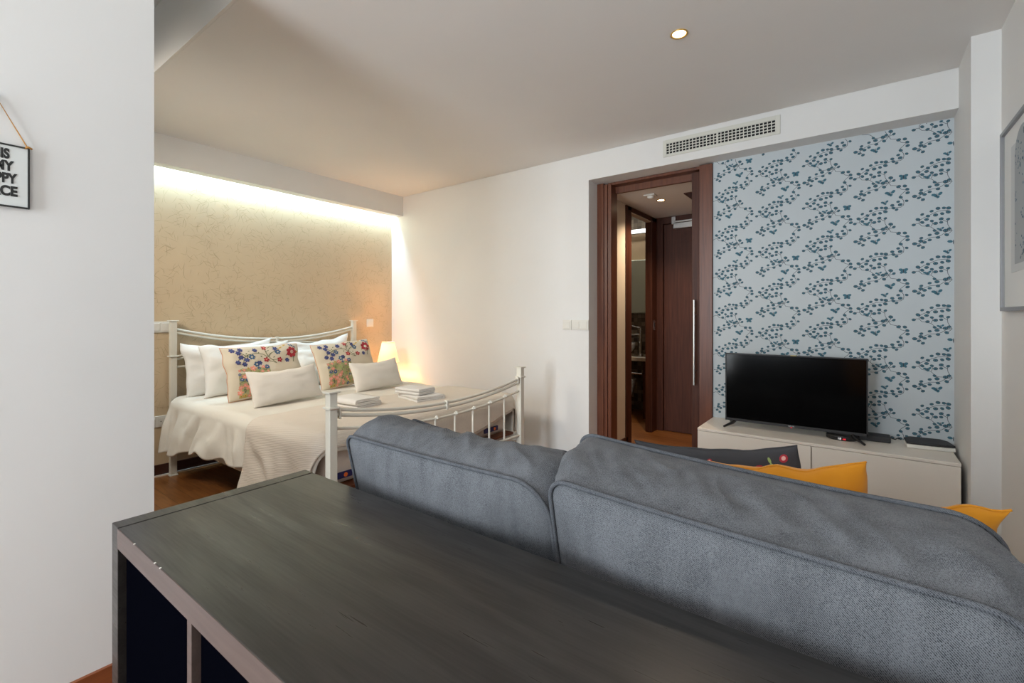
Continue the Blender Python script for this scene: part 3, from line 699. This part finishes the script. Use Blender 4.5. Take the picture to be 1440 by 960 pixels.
# ---------------- towels ----------------
def towel(label, c, lx, wy, yaw, layers=4, th=.012):
    t = thing('folded_towel', label, 'towel', c, 'folded white towels on the bed')
    # cross-section: a folded strip
    pts = []; hw_ = wy/2; r = th*.55
    for k in range(layers):
        z = th*.5+k*th*1.08; d = 1 if k % 2 == 0 else -1
        for i in range(7): pts.append((d*(-hw_+2*hw_*i/6)+random.uniform(-.002, .002), z+random.uniform(-.0008, .0008)))
        if k < layers-1:
            for a in (-50, 0, 50): pts.append((d*(hw_+r*math.cos(R(a))), z+th*.54+th*.54*math.sin(R(a))))
    L, Rr = [], []
    for i, p in enumerate(pts):
        a = pts[max(0, i-1)]; c2 = pts[min(len(pts)-1, i+1)]; dx, dz = c2[0]-a[0], c2[1]-a[1]; l = math.hypot(dx, dz) or 1
        L.append((p[0]-dz/l*th*.46, p[1]+dx/l*th*.46)); Rr.append((p[0]+dz/l*th*.46, p[1]-dx/l*th*.46))
    b = MB(); n = len(pts); vs = []
    xs = [-lx/2, -lx/2+.006, 0, lx/2-.006, lx/2]
    ca, sa = math.cos(R(yaw)), math.sin(R(yaw))
    for x in xs:
        for (y, z) in L+Rr[::-1]: vs.append((c[0]+x*ca-y*sa, c[1]+x*sa+y*ca, c[2]+z))
    m = 2*n; fs = [(i*m+j, i*m+(j+1) % m, (i+1)*m+(j+1) % m, (i+1)*m+j) for i in range(len(xs)-1) for j in range(m)]
    b.add(vs, fs, 0, True)
    for e in (0, len(xs)-1):
        for j in range(n-1): b.add([vs[e*m+j], vs[e*m+j+1], vs[e*m+m-2-j], vs[e*m+m-1-j]], [(0, 1, 2, 3)], 0)
    build('cloth', b, 'towel', t)
    hb = []
    for (y, z) in pts: x = lx/2+.0005; hb.append((c[0]+x*ca-y*sa, c[1]+x*sa+y*ca, c[2]+z))
    build('hem', MB().tube([(p[0], p[1], p[2]) for p in hb], .0016, 5), 'towele', t)
    return t
random.seed(3)
ZT = TOP+.022
towel('folded white towel on the left, with rolled edge facing the footboard', (-2.60, 1.80, ZT), .24, .17, 4, 3, .019)
towel('folded white towel at the bottom of the right pair on bed', (-2.46, 2.22, ZT), .27, .20, -12, 2, .018)
towel('folded white towel lying on top of another on the bed', (-2.50, 2.20, ZT+.041), .22, .15, 6, 2, .019)
# ---------------- bedside table and lamp ----------------
nt_ = thing('bedside_table', 'small white bedside table between bed and far wall', 'bedside table', (-3.86, 3.03, 0))
build('table_top', rbox(-4.06, -3.66, 2.86, 3.24, .47, .495, .012, 3), 'gloss', nt_)
for sx in (-4.03, -3.69):
    for sy in (2.89, 3.21): build('leg', MB().tube([(sx, sy, 0), (sx, sy, .47)], .014, 10), 'gloss', nt_)
build('drawer', MB().box(-4.03, -3.69, 2.90, 3.20, .36, .469), 'gloss', nt_, .003)
LX, LY = -3.86, 3.05
lm = thing('table_lamp', 'small bedside lamp with glowing tapered cream shade', 'lamp', (LX, LY, .496))
build('lamp_base', MB().lathe([(0, 0), (.06, 0), (.06, .012), (.02, .03), (.014, .06), (.035, .11), (.03, .16), (.010, .19), (.010, .26), (0, .26)], (LX, LY, .496)), 'porc', lm)
b = MB(); pr = []
n = 72
for (r, z) in ((.108, .70), (.0625, .905)):
    for j in range(n): a = 2*math.pi*j/n; q = r*(1+.010*(j % 2)); pr.append((LX+q*math.cos(a), LY+q*math.sin(a), z))
b.add(pr, [(j, (j+1) % n, n+(j+1) % n, n+j) for j in range(n)], 0, True)
sh = build('lamp_shade', b, 'shade', lm)
m_ = sh.modifiers.new('thick', 'SOLIDIFY'); m_.thickness = .0015
build('shade_ring', MB().tube([(LX+.0635*math.cos(2*math.pi*j/32), LY+.0635*math.sin(2*math.pi*j/32), .906) for j in range(32)], .002, 6, closed=True), 'iron', lm)
build('bulb', MB().lathe([(0, -.03), (.02, -.02), (.028, 0), (.02, .022), (0, .03)], (LX, LY, .725), 16), 'bulbm', lm)
p_ = point('lamp_bulb_light', (LX, LY, .775), 10, (1, .47, .14), .03)
for q in (p_,): l_ = q.location.copy(); q.parent = lm; q.location = l_-Vector((LX, LY, .496))
# ---------------- shelf behind the sofa ----------------
SX0, SX1, SY0, SY1, SH = -1.155, .315, .257, .647, .77
sh_ = thing('shelving_unit', 'black-brown low cube shelving unit behind the grey sofa', 'shelf', (-.42, .45, 0))
T = .038
build('end_panel', MB().box(SX0, SX0+T-.0012, SY0, SY1, 0, SH), ['shelf'], sh_, .001)
build('end_panel', MB().box(SX1-T+.0012, SX1, SY0, SY1, 0, SH), ['shelf'], sh_, .001)
tp = build('top_panel', MB().box(SX0+T, SX1-T, SY0+.0005, SY1, SH-T, SH-.0008), ['shelf'], sh_, .001)
b = MB().box(SX0+T, SX1-T, SY0-.0008, SY0+.0005, SH-T, SH-.0012); build('edge_band', b, 'edge', tp)
for cx in (-1.02, -.915, -.89): build('edge_chip', MB().box(cx, cx+.0035, SY0-.0010, SY0+.0015, SH-.0022, SH-.0006), 'plastic', tp)
build('bottom_panel', MB().box(SX0+T, SX1-T, SY0, SY1, 0, T), ['shelf'], sh_, .001)
cw = (SX1-SX0-2*T-3*.016)/4
for i in range(1, 4):
    x = SX0+T+cw*i+.016*(i-1); build('divider', MB().box(x, x+.016, SY0+.001, SY1-.001, T, SH-T), 'edge', sh_, .0008)
for i in range(4):
    x = SX0+T+(cw+.016)*i; build('shelf_board', MB().box(x, x+cw, SY0+.002, SY1-.002, .377, .393), 'edge', sh_, .0008)
GB = 'added boxes darkening the shelving unit compartments'
def dark_fill_box(x, label):  # boxes added to darken the two visible upper compartments
    t = thing('dark_fill_box', label, 'box', (x+cw/2, SY0+.2, .394), GB)
    z0, z1, y0, y1, a, c = .3935, .3935+.325, SY0+.012, SY1-.02, x+.004, x+cw-.004
    b = MB().box(a, c, y0, y0+.004, z0, z1).box(a, c, y1-.004, y1, z0, z1).box(a, a+.004, y0+.004, y1-.004, z0, z1).box(c-.004, c, y0+.004, y1-.004, z0, z1).box(a, c, y0, y1, z0, z0+.003)
    build('box_body', b, 'boxm', t)
    build('rim', MB().box(a-.001, c+.001, y0-.001, y0+.005, z1, z1+.004).box(a-.001, c+.001, y1-.005, y1+.001, z1, z1+.004).box(a-.001, a+.005, y0, y1, z1, z1+.004).box(c-.005, c+.001, y0, y1, z1, z1+.004), 'boxm', t)
dark_fill_box(SX0+T, 'added near-black box darkening the leftmost upper compartment of the shelving unit')
dark_fill_box(SX0+T+cw+.016, 'added near-black box darkening the second upper compartment of the shelving unit')
# ---------------- sofa ----------------
sf = thing('sofa', 'grey woven fabric two-seat sofa with loose piped back cushions', 'sofa', (-.45, 1.2, 0))
build('base', rbox(-1.05, .23, .78, 1.60, .10, .30, .03), 'sofa', sf)
build('back_frame', rbox(-1.12, .30, .66, .79, .10, .62, .03), 'sofa', sf)
for (a, c) in ((-1.21, -1.055), (.235, .38)): build('arm', rbox(a, c, .66, 1.62, .10, .58, .04), 'sofa', sf)
for (a, c) in ((-1.052, -.448), (-.442, .232)): build('seat_cushion', rbox(a+.003, c-.003, .96, 1.66, .30, .46, .05), 'sofa', sf)
for x in (-1.15, .31):
    for y in (.72, 1.54): build('foot', MB().lathe([(.022, .0), (.028, .10)], (x, y, 0), 14), 'blackm', sf)
TL = R(13)
def back_cushion(xl, xr, ztop, seed, rTL, rTR, gl, T2, slope, dip, crown, lf, rf, wk):
    W = xr-xl; H = .46; D = .205
    # outline in (x,z), z measured along the leaned height, corner radii differ
    N_ = 380
    def outline(s):
        # perimeter walk over a rounded rectangle, s in 0..1
        rs = [rTL, rTR, .06, .06]; pts = []
        cs = [(xl+rTL, -rTL, 180, 90, rTL), (xr-rTR, -rTR, 90, 0, rTR), (xr-.06, -H+.06, 0, -90, .06), (xl+.06, -H+.06, 270, 180, .06)]
        return cs
    path = []
    for (cx, cz, a0, a1, r) in outline(0):
        for k in range(9): a = R(a0+(a1-a0)*k/8); path.append(Vector((cx+r*math.cos(a), cz+r*math.sin(a))))
    # resample evenly
    d = [0]
    for i in range(len(path)): d.append(d[-1]+(path[(i+1) % len(path)]-path[i]).length)
    tot = d[-1]; out = []
    for k in range(N_):
        s = tot*k/N_; i = max(j for j in range(len(path)) if d[j] <= s); t = (s-d[i])/max(1e-9, d[i+1]-d[i]); out.append(path[i].lerp(path[(i+1) % len(path)], t))
    cen = Vector(((xl+xr)/2, -H/2)); O = Vector((0, .70, ztop))
    def W3(x, y, z):
        # local depth y, height z -> leaned world
        u = (x-xl)/W*2-1; k = max(0, 1+z/.25)
        x2 = x+(lf*(1-u)/2+rf*(1+u)/2)*min(1, max(0, y/D)); return Vector((x2, O.y+y*math.cos(T2)-z*math.sin(TL), O.z+y*math.sin(T2)+z*math.cos(TL)-dip*(1-u*u)*min(1, max(0, y/D))*k+slope*u*k))
    def sag(x): u = (x-xl)/W*2-1; return -.004*(1-u*u)+gl*(1-u)*.5
    vs = []; rings = []
    def wav(x, z, k): return noise.noise(Vector((x*6+seed, z*6, k)))
    def addring(pts): rings.append(len(vs)); vs.extend(pts)
    nf = 10
    for s in [i/nf for i in range(1, nf+1)]:
        ring = []
        for p in out:
            q = cen+(p-cen)*s; bul = .035*(1-s**3)+wav(q.x, q.y, 1)*.008*(1-s**6)+.004*math.sin(q.x*60+3*wav(q.x, q.y, 5))*(s**4)*(1-s**8)*2
            ring.append(W3(q.x, -bul, q.y+sag(q.x)*(s if q.y > cen.y else 0)))
        addring(ring)
    ng = 26
    for g in range(1, ng+1):
        t = g/ng; ring = []
        for i, p in enumerate(out):
            dr = (p-cen); dn = out[(i+1) % N_]-out[i-1]; nn = Vector((-dn.y, dn.x)); nn = nn.normalized()
            if nn.dot(dr) < 0: nn = -nn
            top = 1 if p.y > -.12 else .6
            bul = crown*top*math.sin(math.pi*t)
            w_ = math.sin(math.pi*t)**.7
            s_ = tot*i/N_
            sk = s_+.11*(t-.5)+.02*noise.noise(Vector((s_*9, t*3, seed)))
            rg = 1-abs(noise.noise(Vector((sk*15+seed*3, t*1.3, seed))))*4.2
            wr = (wk*.006*max(0, rg)**2*max(.15, .55+noise.noise(Vector((s_*5, t*1.5, seed+4))))+.005*noise.noise(Vector((sk*24, t*2.0, seed+9)))*wk+.006*wav(s_, t*.3, 3))*w_
            q = p+nn*(bul+wr)
            y = D*t
            ring.append(W3(q.x, y, q.y+sag(q.x)*(1 if p.y > -.2 else 0)))
        addring(ring)
    for s in [1-i/6 for i in range(1, 6)]:
        ring = [W3((cen+(p-cen)*s).x, D+.05*(1-s**3), (cen+(p-cen)*s).y+sag(p.x)*(s if p.y > cen.y else 0)) for p in out]; addring(ring)
    fs = []
    for a, c in zip(rings[:-1], rings[1:]):
        for j in range(N_): fs.append((a+j, a+(j+1) % N_, c+(j+1) % N_, c+j))
    fs.append(tuple(range(N_))[::-1]); fs.append(tuple(range(rings[-1], rings[-1]+N_)))
    b = MB().add(vs, fs, 0, True)
    ob = build('back_cushion', b, 'sofa', sf)
    for y, nm in ((0, 'piping'), (D, 'piping')):
        P3 = []
        for i, p in enumerate(out):
            dn = out[(i+1) % N_]-out[i-1]; nn = Vector((-dn.y, dn.x)).normalized()
            if nn.dot(p-cen) < 0: nn = -nn
            q = p+nn*.002; P3.append(W3(q.x, y+(-.002 if y == 0 else .002), q.y+sag(q.x)*(1 if p.y > -.2 else 0)))
        build(nm, MB().tube(P3, .0042, 8, closed=True), 'pipe', ob)
    return ob
back_cushion(-1.05, -.448, .866, 3, .028, .075, -.004, R(1.5), -.002, .016, .036, .0, -.025, 1.25)
back_cushion(-.440, .160, .866, 8, .035, .06, .004, R(9), -.011, .004, .012, -.05, 0, 1.3)
# ---------------- loose cushions on the sofa ----------------
def sofa_cushion(name, label, bottom, w_, h, t, lean, roll, yaw, m, seed, extra=None, ear=.8, pinch=.08, wr=.008):
    n = Vector((0, math.cos(R(lean)), math.sin(R(lean)))); up = Vector((0, -math.sin(R(lean)), math.cos(R(lean)))); wx = Vector((1, 0, 0))
    q = Matrix.Rotation(R(yaw), 3, 'Z') @ Matrix.Rotation(R(roll), 3, n); wx, up, n = q @ wx, q @ up, q @ n
    f = pillow_fn(w_, h, t, pinch, seed, wr, ear=ear); o = Vector(bottom)+up*(h/2)
    mb = place(pillow_mb(f, 30), o, wx, up, n)
    t_ = thing(name, label, 'cushion', bottom, 'loose cushions on the sofa seat')
    build('cover', mb, m, t_, weld=True)
    pts = [(-1+2*i/30, 1) for i in range(31)]
    if extra: extra(t_, f, o, wx, up, n)
    else: build('seam', MB().tube([(lambda q: o+wx*q.x+n*(q.y)+up*q.z)(f(a, c, -1)) for a, c in pts], .0022, 6), m, t_)
    return t_
sofa_cushion('mustard_cushion', 'mustard yellow cushion with raised right corner, in front of the television stand', (-.108, 1.33, .448), .38, .40, .12, 14, -10, 0, 'mustard', 11, ear=.12, wr=.014)
sofa_cushion('mustard_cushion', 'mustard yellow cushion at the right end of the sofa', (.058, 1.155, .462), .35, .40, .11, 14, -6, 0, 'mustard', 12, ear=.12, wr=.014)
def tulips(t, f, o, wx, up, n):
    mats = ['e_red', 'e_lime', 'e_green', 'e_pink']; b = MB()
    def P(p, e=.002): 
        q = f(p[0], p[1], -1); return o+wx*q.x+n*(q.y-e)+up*q.z
    def blob(c, ru, rv, m, a=0, e=.002, k=9): b.add([P((c[0]+ru*math.cos(x)*math.cos(a)-rv*math.sin(x)*math.sin(a), c[1]+ru*math.cos(x)*math.sin(a)+rv*math.sin(x)*math.cos(a)), e) for x in [2*math.pi*j/k for j in range(k)]], [tuple(range(k))], m)
    for (ox, s) in ((.74, .85), (-.1, .6)):
        blob((ox, .78), .02*s, .09*s, 1, .45); blob((ox-.06, .78), .018*s, .10*s, 2, -.5); blob((ox+.0, .72), .02*s, .1*s, 1, -.15)
        blob((ox-.16, .80), .055*s, .045*s, 0); blob((ox+.11, .88), .055*s, .065*s, 0); blob((ox+.11, .885), .028*s, .035*s, 3, 0, .003); blob((ox-.04, .88), .018*s, .05*s, 1, .3)
    build('embroidery', b, mats, t, fixn=False)
    K = 30
    build('seam', MB().tube([(lambda q: o+wx*q.x+n*q.y+up*q.z)(f(-1+2*i/K, 1, -1)) for i in range(K+1)], .0018, 6), 'charcoal', t)
sofa_cushion('dark_cushion', 'charcoal cushion with small embroidered red tulips', (-.29, 1.475, .442), .44, .385, .10, 14, -8, 0, 'charcoal', 14, tulips, ear=.2, pinch=.05, wr=.004)
# ---------------- television stand ----------------
tx0, tx1, ty0, ty1, tz = -.82, .383, 3.04, YN-.004, .47
ts = thing('tv_stand', 'low glossy white two-door television stand under blue wallpaper', 'tv stand', (-.22, 3.24, 0))
build('body', MB().box(tx0, tx1, ty0+.018, ty1, .09, tz-.016), 'gloss', ts, .002)
build('top', MB().box(tx0, tx1, ty0+.001, ty1, tz-.016, tz), 'gloss', ts, .002)
xm = -.0712*ty0
for (a, c) in ((tx0+.001, xm-.0025), (xm+.0025, tx1-.001)): build('door', MB().box(a, c, ty0, ty0+.017, .095, tz-.018), 'gloss', ts, .002)
for x in (tx0+.08, tx1-.08):
    for y in (ty0+.08, ty1-.06): build('leg', MB().tube([(x, y, 0), (x, y, .09)], .02, 12), 'plastic', ts)
# ---------------- television ----------------
tv = thing('television', 'black flat-screen television on splayed feet on white stand', 'television', (-.33, 3.24, tz+.001))
TX0, TX1, TZ0, TZ1, TY = -.696, .034, .505, .934, 3.22
b = MB().box(TX0, TX1, TY+.004, TY+.035, TZ0, TZ1); b.box(TX0+.1, TX1-.1, TY+.035, TY+.075, TZ0+.02, TZ0+.25); build('housing', b, 'black', tv, .003)
b = MB().box(TX0, TX0+.007, TY, TY+.006, TZ0, TZ1).box(TX1-.007, TX1, TY, TY+.006, TZ0, TZ1).box(TX0, TX1, TY, TY+.006, TZ1-.007, TZ1).box(TX0, TX1, TY, TY+.006, TZ0, TZ0+.016)
build('bezel', b, 'blackm', tv, .001)
build('screen', MB().box(TX0+.007, TX1-.007, TY+.002, TY+.004, TZ0+.016, TZ1-.007), 'screen', tv)
lo = text('brand_mark', 'NEVIR', (-.33, TY-.0008, TZ0+.004), (R(90), 0, 0), .012, 'grey', tv, 1.0, .0002)
build('power_led', MB().box(-.333, -.327, TY-.001, TY, TZ0-.003, TZ0+.003), 'red', tv)
build('sticker', MB().box(-.335, -.305, TY-.001, TY+.02, TZ1-.001, TZ1+.0008), 'yellow', tv)
for (xt, xe) in ((-.635, -.688), (-.04, .018)):
    b = MB()
    for (ye) in (3.145, 3.335): b.tube([(xt, TY+.02, TZ0+.01), (xt*.75+xe*.25, TY+.02+(ye-TY-.02)*.3, .495), (xe, ye, tz+.0075)], [.010, .009, .0065], 10)
    build('foot', b, 'black', tv)
cb = thing('tv_box', 'small black oval set-top box with lit clock, under television', 'set-top box', (-.08, 3.27, tz))
prof = [(math.cos(2*math.pi*j/28)*.075, math.sin(2*math.pi*j/28)*.06) for j in range(28)]
build('case', MB().prism([(-.085+p[0], 3.255+p[1]) for p in prof], 'z', tz+.001, tz+.027), 'black', cb, .006)
text('clock_digits', '18', (-.095, 3.1935, tz+.007), (R(90), 0, 0), .017, 'led', cb, 1, .0003)
text('clock_digits', '48', (-.073, 3.1935, tz+.007), (R(90), 0, 0), .013, 'red', cb, 1.2, .0003)
bb = thing('black_box', 'flat matt black media box between television and router', 'media box', (.06, 3.33, tz))
build('case', MB().box(-.02, .134, 3.285, 3.385, tz+.001, tz+.032), 'blackm', bb, .005)
build('cable', MB().tube([(.134, 3.35, tz+.02), (.155, 3.36, tz+.012), (.17, 3.38, tz+.02), (.18, 3.385, tz+.01)], .003, 6), 'black', bb)
rt = thing('wifi_router', 'white internet router with black top on the stand', 'router', (.28, 3.33, tz))
def rot_poly(pts, c, a): return [(c[0]+(p[0])*math.cos(a)-(p[1])*math.sin(a), c[1]+p[0]*math.sin(a)+p[1]*math.cos(a)) for p in pts]
base = [(-.098, -.078), (-.05, -.083), (.0, -.085), (.05, -.083), (.098, -.078), (.094, .03), (.07, .07), (-.06, .07), (-.09, .03)]
build('case', MB().prism(rot_poly(base, (.285, 3.335), .12), 'z', tz+.001, tz+.020), 'plastic', rt, .003)
build('top_cover', MB().prism(rot_poly([(p[0]*1.0, p[1]*.99+.002) for p in base], (.285, 3.335), .12), 'z', tz+.0205, tz+.033), 'blackm', rt, .004)
# ---------------- picture on the right wall ----------------
pc = thing('framed_print', 'silver framed arched print with white mount on right wall', 'picture', (XR, 2.57, 1.19))
py0, py1, pz0, pz1 = 2.27, 2.87, 1.190, 1.950; fx = XR-.022; fw = .016
b = MB().box(fx, XR, py0, py0+fw, pz0, pz1).box(fx, XR, py1-fw, py1, pz0, pz1).box(fx, XR, py0+fw, py1-fw, pz0, pz0+fw).box(fx, XR, py0+fw, py1-fw, pz1-fw, pz1)
build('frame', b, 'silver', pc, .002)
build('mount', MB().box(XR-.010, XR-.001, py0+fw, py1-fw, pz0+fw, pz1-fw), 'matb', pc)
ym = (py0+py1)/2
build('inner_mount', MB().box(XR-.0115, XR-.0100, py0+.135, py1-.135, pz0+.155, pz1-.095), 'matb2', pc)
ar = [(ym-.108, pz0+.185), (ym+.108, pz0+.185)]+[(ym+.108*math.cos(R(a)), pz1-.16+.108*math.sin(R(a))) for a in range(0, 181, 12)]
ap = build('arched_picture', MB().prism(ar, 'x', XR-.0125, XR-.0115), 'print', pc)
b = MB(); random.seed(5)
for i in range(260):
    y = ym+random.uniform(-.10, .10); z = random.uniform(pz0+.2, pz1-.07)
    if (z > pz1-.16 and math.hypot(y-ym, z-(pz1-.16)) > .10) or noise.noise(Vector((y*9, z*9, 0))) < -.08: continue
    r = random.uniform(.003, .008); b.add([(XR-.0129, y+r*math.cos(2*math.pi*k/7), z+r*.8*math.sin(2*math.pi*k/7)) for k in range(7)], [tuple(range(7))])
build('foliage', b, 'printd', ap)
# ---------------- sign on the left partition ----------------
sx = -1.89
sy0, sy1, sz0, sz1 = .112, .238, 1.470, 1.643
sg = thing('hanging_sign', 'small black framed white sign hanging from jute cord', 'sign', (sx, .175, 1.47))
build('panel', MB().box(sx+.004, sx+.007, sy0+.003, sy1-.003, sz0+.003, sz1-.003), 'signw', sg)
fw = .0042
b = MB().box(sx+.002, sx+.010, sy0, sy0+fw, sz0, sz1).box(sx+.002, sx+.010, sy1-fw, sy1, sz0, sz1).box(sx+.002, sx+.010, sy0+fw, sy1-fw, sz0, sz0+fw).box(sx+.002, sx+.010, sy0+fw, sy1-fw, sz1-fw, sz1)
build('frame', b, 'signb', sg, .0008)
for s, z in (('THIS IS', 1.604), ('IN MY', 1.571), ('HAPPY', 1.537), ('PLACE', 1.502)):
    s = {'THIS IS': 'THIS', 'IN MY': 'IS MY'}.get(s, s)
    text('lettering', s, (sx+.0075, .1745, z), (R(90), 0, R(90)), .036, 'signb', sg, {'THIS': .66, 'IS MY': .72, 'HAPPY': .68, 'PLACE': .76}[s], .0004, off=.0018)
nz, ny = 1.765, .174
build('cord', MB().tube([(sx+.006, sy1-.003, sz1-.002), (sx+.006, ny, nz), (sx+.006, sy0+.003, sz1-.002)], .0017, 7).tube([(sx+.006, sy1-.010, sz1-.003), (sx+.013, sy1-.004, sz1+.001), (sx+.006, sy1+.004, sz1-.001)], .0028, 7).tube([(sx+.006, sy0+.010, sz1-.003), (sx+.013, sy0+.004, sz1+.001), (sx+.006, sy0-.004, sz1-.001)], .0028, 7), 'jute', sg)
build('nail', MB().tube([(sx-.002, ny, nz), (sx+.012, ny, nz+.003)], .003, 8).tube([(sx+.012, ny, nz+.003), (sx+.014, ny, nz+.0035)], .0065, 10), 'blackm', sg)
